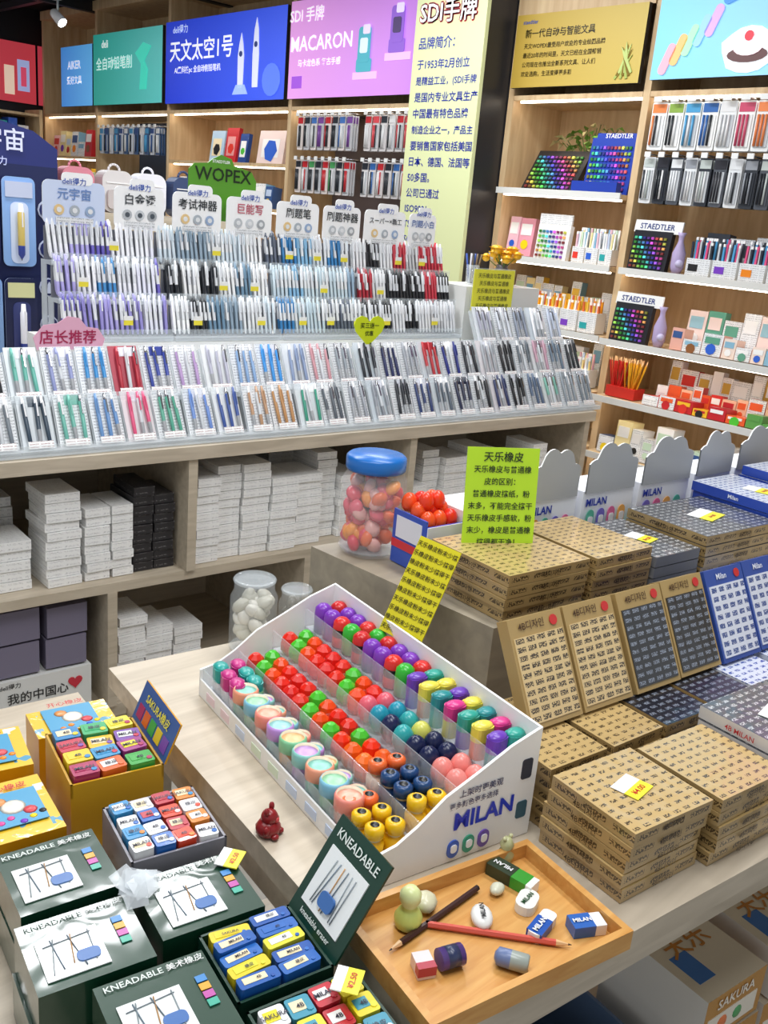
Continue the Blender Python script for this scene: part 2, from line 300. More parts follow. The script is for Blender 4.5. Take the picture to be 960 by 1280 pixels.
penpots('pen_dispenser',3.42,2.72,.863,3.99,6,['#e8b0c0','#f4f4f4','#b8d0ec','#f0d890'],.09)
goods('stationery_pack_row',3.42,2.72,.863,4.0,[(.05,.08,.14,.22,.05,PAST+['#c84060'],.12)])
goods('stationery_pack_row',3.42,2.72,.583,4.0,[(.05,.09,.08,.2,.09,PAST,0)])
goods('stationery_pack_row',3.42,2.72,.303,4.0,[(.05,.09,.08,.2,.09,PAST,0)])
def hang(name,y1,y0,z,x,n,w,h,bodies,bands,layers=3):
    b=B(name); dy=(y1-y0)/n
    b.box(W(y1,z+.02,x+.3),0,0,0,y1-y0,.012,.012,'#404448')
    for i in range(n):
        body=bodies[i%len(bodies)]; band=bands[i%len(bands)]
        M0=W(y1-i*dy,z,x); b.rod(M0@Vector((w/2,0,.01)),M0@Vector((w/2,.33,.02)),.003,'metal',6)
        for l in range(layers):
            M=M0@T(0,.01+l*.022,-h); b.prism(M@T(0,.004,0,0,90),rrect(0,0,w,h,.006,2),0,.004,body)
            b.box(M,w*.12,-.004,h*.08,w*.88,.0,h*.72,C([body,'#c8ccd0'])); 
            for fx in (.2,.42,.64): b.rod(M@Vector((w*fx,-.008,h*.1)),M@Vector((w*fx,-.008,h*.72)),w*.07,C([band,'#e8e8e8','#30343a',band]),6)
            b.box(M,w*.06,-.002,h*.78,w*.94,0,h*.96,band)
        b.box(M0,w*.25,-.02,-.002,w*.75,-.014,.02,'white')
    return b.done()
hang('hanging_pen_pack',2.6,1.68,2.19,3.98,11,.078,.2,['#eef0f0','#f6f6f4'],['#f08a50','#90b050','#50a0d0','#3a6cb0','#e8e8e8','#d05070'])
hang('hanging_pen_pack',2.6,1.68,1.96,3.98,13,.06,.2,['#e0e2e4','#30343c','#50545c'],['#c0c8c4','#2c2c34','#e4e6e8','#989ca4'])
hang('hanging_pen_pack',1.58,.6,2.19,3.98,11,.075,.19,['#eef0f0'],['#f08a50','#50a0d0'],1)
for zz in (1.463,1.133):
    b=B('marker_set_case'); M=W(2.6,zz,3.98 if zz>1.3 else 3.92); colorgrid(b,M,.2,.18,8,7,'#26262c',-8); Q=M@T(0,.03,.17,0,-8); b.box(Q,-.01,0,0,.24,.008,.055,'white'); b.ftext(Q,.11,.027,'STAEDTLER',.035,'#2a3a80'); b.done()
    b=B('ceramic_vase'); M=W(2.35,zz+.001,4.0 if zz>1.3 else 3.95); b.lathe(M,[(.02,0),(.03,.03),(.03,.09),(.012,.14),(.012,.16),(.02,.18)],'#b8a8d0',16); b.ball(M@T(.02,-.02,.045),.018,'#c8c0e0'); b.done()
goods('pencil_pouch_row',2.3,1.66,1.463,4.1,[(.08,.13,.12,.2,.06,['#404550','#a8acb4','#e05080','#303640','#7a8088','#50545c'],0)])
penpots('pen_dispenser',2.3,1.66,1.463,3.99,5,['#303640','#50a0d0','#e05080','#c8ccd2'])
goods('gift_box_row',2.3,1.66,1.133,3.95,[(.06,.1,.05,.10,.08,['#e8b0a0','#8ab8d0','#f0dcd0','#60a088','#f4f4f4','#3a5a90','#f4f4f4'],0),(.05,.1,.12,.2,.05,['#f4f4f4','#98c0cc','#f0d8d0','#f4f4f4','#60a088'],.12)])
b=B('pencil_bundle')
for k,(yy,cc) in enumerate(((2.58,['#d8342c','#e05a38']),(2.5,['#f0c030','#e8a828']))):
    for i in range(22):
        M=W(yy-U(0,.05),.864,3.97+U(0,.05)); q=M@T(0,0,0,0,U(-12,6),U(-16,16)); b.lathe(q,[(.0045,0),(.0045,.17),(.001,.19)],[C(cc),'#e8c090'],6)
    b.box(W(yy,.864,3.95),-.01,0,0,.07,.09,.05,'#c83028')
b.done()
goods('pencil_box_row',2.38,1.66,.863,3.93,[(.06,.1,.03,.06,.1,['#d8342c','#e86030','#f0c030','#f4f4f4','#c02830','#60a050'],0),(.04,.09,.08,.14,.05,['#f4f4f4','#f0c0a0','#d8342c','#c02830','#e86030'],.11),(.05,.1,.15,.2,.05,['#d8342c','#f4f4f4','#f4f4f4','#c8a040'],.2)])
for z in (.583,.303): goods('stationery_pack_row',2.6,1.66,z,3.95,[(.06,.1,.08,.2,.1,PAST+['#3a5a90','#d8a030'],0)])
for z in (.863,1.133,1.463): goods('stationery_pack_row',1.58,.6,z,3.98,[(.06,.1,.05,.18,.1,PAST+['#3a5a90','#d8a030'],0)])
hang('hanging_pen_pack',5.2,4.65,2.16,3.98,8,.055,.2,['#e6dcd8','#c8c8cc'],['#c83038','#30343c','#4a78c0','#8050a0'])
hang('hanging_pen_pack',5.2,4.65,1.9,3.98,8,.055,.2,['#e6dcd8','#c8c8cc'],['#30343c','#c83038','#50a060'])
hang('hanging_pen_pack',4.55,4.0,2.16,3.98,8,.055,.2,['#d8d4d4'],['#c83038','#e05058','#30343c','#e8e8e8'])
hang('hanging_pen_pack',4.55,4.0,1.9,3.98,8,.055,.2,['#d8d4d4'],['#30343c','#3a6cb0','#c83038'])
hang('hanging_pen_pack',7.9,6.9,2.1,3.98,12,.06,.2,['#d8dce4','#4a6890'],['#50a0d0','#3a5a90','#e8e8e8'])
b=B('picture_book_display'); M=W(6.4,1.873,4.1)
for x,w,h,c in ((0,.17,.22,'#b8d4ec'),(.19,.15,.24,'#c83038'),(.37,.1,.2,'#2a4a90'),(.6,.3,.22,'#f0dcd8'),(.95,.15,.14,'#f4f0ec')):
    Q=M@T(x,0,0,0,-8); b.box(Q,0,0,0,w,.03,h,c); b.box(Q,w*.15,-.002,h*.2,w*.8,0,h*.75,C(['#f6e6c0','#e8a0a0','#f8f8f8'])); b.prism(Q@T(w/2,-.003,h*.4,0,90),[(.25*w*math.cos(a),.25*w*math.sin(a)) for a in range(6)],0,.001,C(VB))
b.done()
goods('stationery_pack_row',6.75,5.4,1.583,4.05,[(.08,.14,.1,.2,.08,PAST+['#e08030','#3a5a90'],0)])
goods('stationery_pack_row',8.95,8.05,1.873,4.05,[(.08,.14,.1,.25,.08,PAST+['#e08030','#3a5a90','#c83038'],0)])
goods('stationery_pack_row',8.95,8.05,1.583,4.05,[(.08,.14,.1,.2,.08,PAST+['#e08030','#f0c030'],0)])
# ---------------------------------------------------------------- display counter
K=T(.93,2.40,0,-4.3); CU0,CU1,CD=-.75,2.42,.72
b=B('display_counter')
b.box(K,CU0,0,.86,CU1,CD,.90,'ash'); b.box(K,CU0,.02,.47,CU1-.04,CD,.50,'counterwood'); b.box(K,CU0,.03,.05,CU1-.04,CD,.09,'counterwood'); b.box(K,CU0,.05,0,CU1-.06,.07,.05,'counterwood')
b.box(K,CU0,CD-.02,.0,CU1,CD,.86,'counterwood')
for u in (CU0,-.28,.55,1.42): b.box(K,u,.01,.5,u+.03,CD-.02,.86,'counterwood')
for u in (CU0,-.28,.30,1.0,1.7): b.box(K,u,.02,.09,u+.03,CD-.02,.47,'counterwood')
b.box(K,CU1-.05,.01,0,CU1-.02,CD-.02,.86,'counterwood')
b.done()
def stack(b,M,w,d,h,n,k,jit=.004):
    for i in range(n):
        a=M@T(U(-jit,jit),U(-jit,jit),i*h,U(-2,2)); b.box(a,0,0,0,w,d,h*.93,k)
def stock(name,items):
    b=B(name)
    for u,v,z,w,d,h,n,k in items: stack(b,K@T(u,v,z),w,d,h,n,k)
    b.done()
stock('pen_carton_stack',[(-.02,.08,.502,.12,.15,.03,5,'whitebox'),(-.2,.1,.502,.15,.15,.03,4,'whitebox'),(.0,.3,.502,.12,.15,.03,7,'whitebox'),(.135,.06,.502,.10,.15,.028,10,'whitebox'),(.25,.06,.502,.075,.15,.028,8,'whitebox'),(.33,.06,.502,.065,.15,.028,8,'whitebox')])
stock('pen_carton_stack',[(.40,.07,.502,.065,.16,.03,9,'darkbox'),(.47,.07,.502,.065,.16,.03,8,'darkbox')])
its=[]
u=.6
while u<1.3: 
    w=C([.08,.1]); its.append((u,U(.04,.12),.502,w,.16,.028,int(U(8,12)),'whitebox')); u+=w+.006
its+=[(1.05,.35,.502,.13,.2,.03,11,'whitebox'),(.7,.38,.502,.2,.2,.03,8,'whitebox')]
stock('pen_carton_stack',its)
its=[];u=1.48
while u<2.2:
    w=C([.08,.1,.13]); its.append((u,U(.05,.15),.502,w,.16,.03,int(U(5,10)),'whitebox')); u+=w+.008
stock('pen_carton_stack',its)
stock('pen_carton_stack',[(.35,.06,.092,.09,.16,.03,9,'whitebox'),(.45,.08,.092,.09,.16,.03,7,'whitebox'),(.56,.1,.092,.1,.16,.03,6,'whitebox')])
stock('stationery_carton_stack',[(-.02,.06,.245,.13,.25,.105,2,'purplebox'),(.13,.06,.245,.12,.25,.1,2,'purplebox')])
stock('stationery_carton_stack',[(1.05,.08,.092,.2,.25,.12,2,'purplebox'),(1.3,.08,.092,.2,.25,.12,1,'whitebox')])
b=B('gift_carton'); M=K@T(-.03,.05,.092); b.box(M,0,0,0,.29,.27,.145,'offw'); b.ftext(M,.13,.085,'我的中国心',.036,'#2a2a2a'); b.ftext(M,.05,.128,'deli得力',.018,'#404040')
hp=[(0.022*16*math.sin(t)**3/16,.022*(13*math.cos(t)-5*math.cos(2*t)-2*math.cos(3*t)-math.cos(4*t))/16) for t in [i*.3142 for i in range(20)]]
b.prism(M@T(.24,-.001,.1,0,90),hp[::-1],0,.002,'#c83040'); b.done()
def pen(b,M,L,body,grip,cap,r=.006):
    b.lathe(M,[(.0008,0),(.0024,.006),(r*.95,.02),(r,.05),(r,L*.84),(r*.8,L*.86),(r*.6,L)],['metal',grip,grip,body,body,cap],6)
    b.box(M,-.0018,-r-.004,L*.6,.0018,-r-.001,L*.88,cap)
CARDS=['#e4e8ec','#dae0e4','#eceeee','#d4dce2','#e8e2e4']
T1=['#3a4a5a','#6fb8a8','#6a94c8','#e05880','#5aa890','#7090d0','#40589a','#b89070','#b88858','#389078','#5a6068','#a0a4ac','#90949c','#20242c','#2a3a68','#5a6470','#2a2e48','#18181e','#303860','#121418','#586880','#78b0a0','#9098a0','#7a828a']
T2=['#68b8a8','#9098c8','#3890d0','#b83040','#3a4aa0','#b898c8','#b8b8c8','#88a8d0','#3890d8','#8898b8','#c89098','#9098a0','#20242c','#202858','#a0a4ac','#b83038','#1c2878','#20242c','#a8acb2','#18181c','#606870','#c098a8','#687888','#202428']
def tier(name,u0,n,v,z,cols,sp=.0995):
    b=B(name)
    b.box(K,u0-.02,v-.015,z-.015,u0+n*sp,v+.1,z,'frost'); b.box(K,u0-.02,v-.02,z-.015,u0+n*sp,v-.015,z+.018,'clear')
    for i in range(n):
        M=K@T(u0+i*sp+U(-.004,.004),v+.005,z+.002,U(-2,2),-27,0); w=.088
        card=CARDS[i%5]
        if cols[i%24] in('#b83040',): card='#b84858'
        b.box(M,0,.008,0,w,.0115,.152,card,{'f':'textcard' if i%3 else card})
        b.box(M,-.004,.012,-.01,w+.004,.03,.14,'frost')
        if R()<.6: b.box(M,.03,.007,.12,w-.01,.0081,.148,C(['#ffffff',cols[i%24],'#e8e8f0']))
        c=cols[i%24]
        for j in range(3):
            cc=c if j!=1 else C([c,c,'#d0d4d8']); gr=C([cc,'#a6a8ac',c])
            pen(b,M@T(.019+.026*j,-.001,.004,0,0,U(-2.5,2.5)),.143,cc,gr,C([c,'#e8e8ea','metal']))
        b.box(M,.01,-.0085,.0,w-.01,-.0075,.02,'white',{'f':'tinytext'})
    return b.done()
tier('pen_display_tier',-.52,30,.035,.918,T1[-6:]+T1)
tier('pen_display_tier',-.52,30,.125,1.035,T2[-6:]+T2)
tier('pen_display_tier',1.92,5,.215,1.155,['#a8a8b8','#d8dce4','#9098a8','#f0f0f4','#c0c8d8']*5)
b=B('display_riser'); b.box(K,-.54,.16,.901,2.44,.34,1.015,'white'); b.box(K,1.9,.265,1.017,2.42,.36,1.135,'white'); b.box(K,.28,.345,.901,1.92,.60,1.155,'white',{'t':'offw'}); b.box(K,1.95,.37,.901,2.38,.6,1.36,'offw'); b.done()
# pen racks
GC=[['#6a60b8','#9890d0','#e8e8f4','#4890c8','#b0a8e0','#f0f0f4','#f0f0f4'],['#d0dce4','#f0f0f0','#90a4b4','#20242a','#7090a8','#e8eaec','#ffffff'],['#3880b8','#88b8d8','#98b0c4','#d8e0e8','#606878','#c8d8e0'],['#b02838','#e8e8ea','#18181e','#c83848','#e0e0e2','#c8c8ca','#242428']]
GG=[(.31,.66),(.67,1.07),(1.08,1.45),(1.46,1.93)]
for gi,(u0,u1) in enumerate(GG):
    b=B('pen_rack')
    for r in range(3):
        z=1.17+r*.108; v=.37+r*.055
        b.box(K,u0,v-.02,z-.012,u1,v+.05,z,'frost'); b.box(K,u0,v-.024,z-.012,u1,v-.02,z+.026,'clear'); b.box(K,u0,v+.04,z,u1,v+.044,z+.1,H('#7a7c84'))
        b.box(K,u0,v+.03,1.157,u0+.004,v+.07,z,'frost'); b.box(K,u1-.004,v+.03,1.157,u1,v+.07,z,'frost')
        n=int((u1-u0)/.0165)
        pal=GC[gi]; run=None
        for i in range(n):
            if i%4==0: run=C(pal)
            c=run; body=C([c,'#e6e8ea','#dcdee2']); M=K@T(u0+.01+i*.0165,v+.005,z+.001,0,-14,U(-2,2)); pen(b,M,.128,body,c,C([c,c,'#e6e8ec']))
            if i%2==0: pen(b,K@T(u0+.012+i*.0165,v+.022,z+.004,0,-12,U(-2,2)),.128,body,c,c)
        for i in range(int((u1-u0)/.12)):
            if R()<.6: b.box(K,u0+.06+i*.12,v-.027,z+.04,u0+.09+i*.12,v-.0245,z+.055,'#f0e040'); b.box(K,u0+.06+i*.12,v-.0265,z+.055,u0+.09+i*.12,v-.0245,z+.068,'white')
    b.done()
HD=[(.305,.50,'元宇宙','#6a8ac0'),(.53,.70,'白金透','#404448'),(.73,.91,'考试神器','#303438'),(.93,1.11,'巨能写','#c06070'),(1.13,1.31,'刷题笔','#303438'),(1.33,1.50,'刷题神器','#303438'),(1.52,1.72,'スーパー×職工','#404448'),(1.74,1.88,'刷题小白','#4868a8')]
for i,(u0,u1,t,c) in enumerate(HD):
    b=B('rack_header_card'); M=K@T(u0,.512,1.49); w=u1-u0; h=.15; wh='#ffffff'
    b.prism(M@T(0,0,0,0,90),rrect(0,0,w,h-.02,.02),-.003,0,H(wh),H('#d4e0fa') if i in(0,) else None); b.prism(M@T(w*.3,-.001,h-.03,0,90),rrect(0,0,w*.5,.035,.015),-.002,.001,H(wh))
    b.ftext(M,w*.5,h-.022,'deli得力',.022,'#3a5ab0',-.004); b.ftext(M,w*.5,h*.6,t,min(.036,w*.85/max(3,len(t))),c,-.004)
    b.box(M,w*.2,-.004,.008,w*.8,-.002,.024,'textcard')
    for k in range(3): b.lathe(M@T(w*(.25+.25*k),-.003,.045,0,90),[(.016,0),(.016,.001)],(['#e8c890','#b0b8c0','#9ab0d0'] if i%2==0 else ['#c0c4c8','#d0d4d8','#a8acb0'])[k%3],12); b.lathe(M@T(w*(.25+.25*k),-.0045,.045,0,90),[(.008,0),(.008,.001)],'#e8eaec' if i!=1 else '#505860',10)
    b.rod(K@Vector((u0+w*.5,.5165,1.40)),K@Vector((u0+w*.5,.5165,1.52)),.003,'clear',6); b.done()
b=B('green_brand_sign'); M=K@T(.93,.56,1.535); b.prism(M@T(0,0,0,0,90),[(-.12,0),(.14,0),(.14,.14),(.12,.17),(.05,.185),(.04,.205),(0,.215),(-.03,.20),(-.05,.185),(-.1,.18),(-.12,.16)],-.004,0,'#5a9a2a'); b.ftext(M,.01,.148,'WOPEX',.06,'#1c2c14',-.002); b.ftext(M,.0,.192,'STAEDTLER',.013,'#ffffff',-.002); b.rod(M@Vector((0,.01,-.37)),M@Vector((0,.01,0)),.006,'dark'); b.done()
def card(name,M,poly,k,texts):
    b=B(name); b.prism(M@T(0,0,0,0,90),poly,-.003,0,k)
    for x,z,t,s,c in texts: b.ftext(M,x,z,t,s,c,-.002)
    return b
hp2=[(x*3.1,z*2.9) for x,z in hp][::-1]
b=card('heart_price_sign',K@T(1.34,.20,1.215),hp2,'#d0e020',[(0,.012,'买三送一',.021,'#304010'),(0,-.015,'优惠',.019,'#304010')]); b.rod(K@Vector((1.34,.205,1.016)),K@Vector((1.34,.205,1.18)),.003,'clear',6); b.done()
b=card('recommend_sign',K@T(.275,.24,1.155),[(-.09,0),(.1,0),(.11,.03),(.09,.06),(.055,.065),(.035,.09),(-.0,.095),(-.03,.075),(-.07,.07),(-.1,.035)],'#e8b0c8',[(0,.033,'店长推荐',.042,'#a82050')]); b.rod(K@Vector((.275,.245,1.016)),K@Vector((.275,.245,1.16)),.003,'clear',6); b.done()
b=B('yellow_flower_vase'); M=K@T(2.24,.47,1.361); b.lathe(M,[(.028,0),(.038,.03),(.035,.06),(.022,.075),(.026,.085)],'#6a6870',14)
for i in range(20):
    a=i*.7; rr=.016+.01*(i%4); p=Vector((0,0,.06)); q=Vector((rr*1.8*math.cos(a),rr*1.5*math.sin(a),.11+.018*(i%3))); b.rod(M@p,M@q,.0018,'#4f7a2c',5); b.ball(M@T(q.x,q.y,q.z),.018,'#eab018',n=8,m=5)
    for k in range(8):
        aa=k*.785; Q=M@T(q.x,q.y,q.z,math.degrees(aa),0,-10); b.face(Q,[(.004,-.009,0),(.024,-.011,.002),(.03,0,.004),(.024,.011,.002),(.004,.009,0)],C(['#f2c020','#f0b020']))
b.done()
b=B('pen_cup'); M=K@T(2.05,.45,1.361); b.lathe(M,[(.025,0),(.028,.08),(.026,.08),(.024,.01)],'clear',14)
for i in range(9): q=M@T(.012*math.cos(i),.012*math.sin(i),.005,0,U(-10,10),U(-10,10)); b.lathe(q,[(.004,0),(.004,.12)],C(['#303438','#705838','#c8c8d0','#3050a0']),6)
b.done()
b=B('yellow_notice_sheet'); M=K@T(1.97,.352,1.26); b.box(M,0,0,0,.23,.003,.17,'#e6e23c'); 
for i in range(5): b.ftext(M,.115,.145-i*.03,'天乐橡皮与普通橡皮区别'[:9-i%2],.021,'#6a6a28')
b.box(M,-.004,.003,-.01,.234,.006,.175,'clear'); b.done()
# navy floor display stand (left)
b=B('pen_display_stand'); M=T(.93,3.32,0,-4)
b.box(M,0,.02,0,.58,.5,1.66,'#1c2450'); b.prism(M@T(0,.02,1.66,0,90),[(0,0),(.58,0),(.58,.06),(.5,.11),(.3,.15),(0,.15)],-.03,0,'#262e6c'); b.ftext(M,.36,1.73,'元宇宙',.075,'#d8dcf8',.015); b.ftext(M,.36,1.665,'deli得力',.03,'#c8d0f8',.015)
for i in range(4):
    for j in range(3):
        x=.03+i*.118; z=1.33-j*.33; Q=M@T(x,.0,z); b.prism(Q@T(0,0,0,0,90),rrect(0,0,.11,.29,.02),-.004,0,'#b4c8ec',H('#8ab0e4' if (i+j)%2 else '#22284e')); b.box(Q,.01,-.004,.225,.1,-.001,.275,'#e0e0a8' if (i+j)%3 else '#c0c8e0'); b.prism(Q@T(.055,-.0015,.01,0,90),rrect(-.03,0,.03,.2,.02),0,.002,'#d0dcf4' if (i+j)%2 else '#3a4278')
        pen(b,Q@T(.055,-.018,.02),.185,C(['#e8c870','#f0f0f8','#c8b060']),'#3a4aa0','#f0f0f4',.012)
for j in range(4): b.prism(M@T(.54,.018,1.52-j*.13,0,90),[(.033*math.cos(a*.5236),.033*math.sin(a*.5236)) for a in range(12)],0,.003,'#c8d0e8'); b.prism(M@T(.54,.014,1.52-j*.13,0,90),[(.028*math.cos(a*.5236),.028*math.sin(a*.5236)) for a in range(12)],0,.003,'#222a60'); b.prism(M@T(.54,.010,1.50-j*.13,0,90),[(-.008,0),(.008,0),(.006,.03),(0,.04),(-.006,.03)],0,.003,'#c8d0e8')
b.done()
b=B('backpack_display')
M=T(2.3,4.4,0,-4); b.box(M,-.5,0,0,.7,.4,1.5,'counterwood')
for i,(x,c,c2) in enumerate(((-.32,'#2a3450','#40507a'),(-.12,'#d88898','#e8a8b0'),(.08,'#d8d4d4','#c0b8b8'),(.26,'#e8e8f0','#b8b8c8'),(.46,'#3a4a70','#5a6a90'))):
    b.prism(M@T(x,.2,1.501,0,90),rrect(-.08,0,.08,.2,.05,6),-.05,.05,c); b.prism(M@T(x,.148,1.52,0,90),rrect(-.06,0,.06,.09,.02),0,.02,c2); b.box(M,x-.06,.146,1.64,x+.06,.15,1.645,'#f0f0f0')
    for k in range(6): a=math.pi*k/6; a2=math.pi*(k+1)/6; b.rod(M@Vector((x+.03*math.cos(a),.2,1.70+.03*math.sin(a))),M@Vector((x+.03*math.cos(a2),.2,1.70+.03*math.sin(a2))),.006,c,6)
b.done()
# ---------------------------------------------------------------- front table
F=T(.59,.467,0,-7)
b=B('display_table'); b.box(F,0,0,.785,1.95,.9,.82,'ash'); b.box(F,.02,.03,.72,1.93,.05,.785,'ash'); b.box(F,.02,.85,.72,1.93,.87,.785,'ash'); b.box(F,.02,.05,.72,.04,.85,.785,'ash')
b.box(F,.02,.03,.2,1.93,.87,.23,'ash')
for u in (.02,1.87):
    for v in (.03,.81): b.box(F,u,v,0,u+.06,v+.06,.785,'ash')
b.done()
b=B('eraser_carton_stack')
for u,v,w in ((.62,.05,.17),(.8,.05,.17),(.98,.05,.17),(1.16,.05,.17)):
    for j in range(3): 
        M=F@T(u+U(-.01,.01),v,.232+j*.095,U(-3,3)); b.box(M,0,0,0,w-.015,.2,.09,'#b8843c',{'t':'#d4c8b0','l':'#e0dcd4'}); b.box(M,.01,-.001,.01,.14,0,.05,'#e8e0d0'); b.ftext(M,w*.45,.07,'SAKURA',.026,'#f0e8d8'); b.ttext(M,w*.45,.1,.09,'天乐',.05,'#b87830'); b.box(M,.02,.03,.09,.06,.09,.0905,'#3a70b0'); b.ball(M@T(.05,-.001,.03),.013,'#e07840',.013,10,5,sy=.2); b.ball(M@T(.09,-.001,.03),.012,'#50a060',.012,10,5,sy=.2)
b.done()
b=B('storage_crate'); M=F@T(.36,.08,.232); b.box(M,0,0,0,.22,.3,.008,'#5a7090')
for a in ((0,0,.22,.006),(0,.294,.22,.3),(0,.006,.006,.294),(.214,.006,.22,.294)): b.box(M,a[0],a[1],.008,a[2],a[3],.16,'#5a7090')
b.done()
# --- tiered eraser display
D=T(.69,.67,.821,-9.3); DW,DL=.25,.53
b=B('tiered_eraser_display')
end=[(0,0),(DW,0),(DW,.162),(DW-.05,.146),(.15,.122),(.10,.100),(.06,.070),(.03,.053),(0,.047)]
for v in (0,DL): b.prism(D@T(0,v+.0025,0,0,90),end,0,.004,'white')
b.box(D,0,0,0,.003,DL,.03,'white'); b.box(D,DW-.004,0,0,DW,DL,.162,'white'); b.box(D,.003,.003,0,DW-.004,DL-.003,.012,'white')
tz=[.014,.036,.062,.092]; tu=[.004,.066,.128,.19]
for k in range(4):
    b.box(D,tu[k],.004,.012,tu[k]+.060,DL-.004,tz[k],'#d8dce2'); b.box(D,tu[k],.004,tz[k],tu[k]+.0015,DL-.004,tz[k]+.034,'clear')
    for j in range(1,9): b.box(D,tu[k]+.002,j*DL/9,tz[k],tu[k]+.06,j*DL/9+.0012,tz[k]+.026,'clear2')
b.ftext(D,.165,.058,'MILAN',.034,'#1c38c0',-.003); b.ftext(D,.155,.098,'上架时更美观',.012,'#3a4068',-.003); b.ftext(D,.145,.083,'更多颜色更多选择',.010,'#3a4068',-.003)
for i,(x,c) in enumerate(((.11,'#3a60c0'),(.135,'#3aa080'),(.16,'#7050b0'))): b.prism(D@T(x,-.0015,.006,0,90),rrect(0,0,.018,.026,.009),0,.002,c); b.prism(D@T(x+.004,-.0038,.014,0,90),rrect(0,0,.01,.012,.004),0,.001,'#ffffff')
b.prism(D@T(.222,-.0015,.09,0,90),rrect(0,0,.018,.03,.004),0,.001,'#303848'); b.prism(D@T(.222,-.0015,.03,0,90),rrect(0,0,.018,.026,.004),0,.001,'#3a6070')
for j in range(9): b.box(D,-.001,.03+j*.055,.006,0,.06+j*.055,.02,C(['#c8d8f0','#e8d0d8','#d8e8d0']))
b.done()
NE=['#e02818','#e84810','#d82018','#48c030','#e02818']
def pastel_cyl(b,M,c1,c2): b.lathe(M@Matrix.Scale(1.2,4),[(.013,0),(.0155,.002),(.0155,.026),(.0168,.027),(.0168,.041),(.015,.044),(.0145,.044),(.0145,.040),(.006,.040),(.001,.041)],[c1,c1,c1,c2,c2,c2,'#e8dcc0',c1,c1],18)
def bigball(b,M,c): b.ball(M@T(0,0,.022),.0158,c,.0215,14,9)
def monster(b,M,c): b.lathe(M,[(.013,0),(.015,.003),(.015,.02),(.0152,.034),(.014,.045),(.008,.051),(.0005,.052)],['#18181c' if c!='#7a34b0' else c,c,'#18181c' if c in('#c82020','#d82a24') else c,c,c,c],14); b.ball(M@T(-.008,-.011,.026),.0045,'#ffffff',n=8,m=5); b.ball(M@T(.004,-.0135,.026),.0045,'#ffffff',n=8,m=5); b.ball(M@T(-.009,-.0148,.026),.002,'#111111',n=6,m=4); b.ball(M@T(.004,-.0175,.026),.002,'#111111',n=6,m=4)
def pill(b,M,c,c2):
    b.prism(M,rrect(-.0165,-.0115,.0165,.0115,.010),0,.028,c2,smooth=True); b.prism(M@T(0,0,.0281),rrect(-.017,-.012,.017,.012,.0105),0,.022,c,smooth=True); b.ball(M@T(0,0,.0501),.017,c,.006,16,6,sy=.7)
def facet(b,M,c): b.lathe(M,[(.008,0),(.0148,.009),(.0156,.02),(.013,.032),(.006,.039),(.0005,.040)],c,8,False)
def stubby(b,M,c,cap): b.lathe(M,[(.012,0),(.0138,.002),(.0138,.024),(.009,.028),(.009,.032),(.0128,.033),(.0128,.045),(.009,.048),(.006,.0485),(.0055,.046),(.0005,.046)],[c,c,c,'#d8c8a0',cap,cap,cap,cap,'#282828','#282828'],14)
b=B('assorted_eraser_mass')
PC=[('#e8a890','#f09080'),('#98d0a8','#80c0d8'),('#88c8b8','#f0a080'),('#c098d0','#88c8c0'),('#e8b880','#88c898'),('#90c8c8','#c090d8')]
def kind(k,t):
    if k==0: return 'stub' if t<.1 else 'wc' if t<.2 else 'pc' if t<.84 else 'pill2'
    if k==1: return 'stub' if t<.07 else 'navy' if t<.16 else 'wc' if t<.24 else 'orange' if t<.5 else 'red'
    if k==2: return 'pinkb' if t<.12 else 'navyb' if t<.26 else 'tealb' if t<.36 else 'blueb' if t<.5 else 'red'
    return 'pill' if t<.45 else 'mon'
for i in range(9):
    v=DL*.19+i*.0385
    if v<DL*.83: pastel_cyl(b,D@T(.0235,v,tz[0]+.0005),*PC[i%6]); pastel_cyl(b,D@T(.0475,v+.019,tz[0]+.0005)@Matrix.Scale(.75,4),*PC[(i+2)%6])
for k in range(4):
    for c2 in range(2):
        uu=tu[k]+.0165+.029*c2; n=16
        for i in range(n):
            t=(i+.5)/n; v=.02+t*(DL-.04)-(.003 if c2 else 0); e=kind(k,t); M=D@T(uu,v,tz[k]+.0005,U(0,360) if e not in('mon','pill','pill2') else U(60,80) if e!='pill' else U(-5,12))
            if e=='pc': continue
            elif e=='pill2': pill(b,M,C(['#2aa098','#6848a8','#30a8a0','#c03080']),'#d8d8e0')
            elif e=='pill': 
                pill(b,M@Matrix.Scale(.93,4),['#6a3cb0','#e8d850','#30a090','#d83888','#2a8c90','#e8d850'][(i+c2*2)%6],['#40a0a0','#e89070','#6a3cb0','#d8c848'][(i+c2)%4])
            elif e=='mon': monster(b,M,['#7a34b0','#c82020','#30b030','#d82a24','#7a34b0'][(i+c2)%5])
            elif e=='stub': stubby(b,M,'#e8b010','#e8b810')
            elif e=='navy': stubby(b,M,'#10305c','#184070')
            elif e=='wc': stubby(b,M,'#e8c8b0','#e86830')
            elif e=='navyb': bigball(b,M,'#141c44')
            elif e=='pinkb': bigball(b,M,'#e88880')
            elif e=='tealb': bigball(b,M,C(['#30a0a0','#d0d060','#1a2048']))
            elif e=='blueb': bigball(b,M,['#1838b8','#1838b8','#2090a8','#e06070'][i%4])
            elif e=='red': facet(b,M,NE[(i*2+c2*3)%5])
            else: facet(b,M,['#e85a10','#e83010','#48c030','#e02818','#f07020'][(i+c2)%5])
b.done()
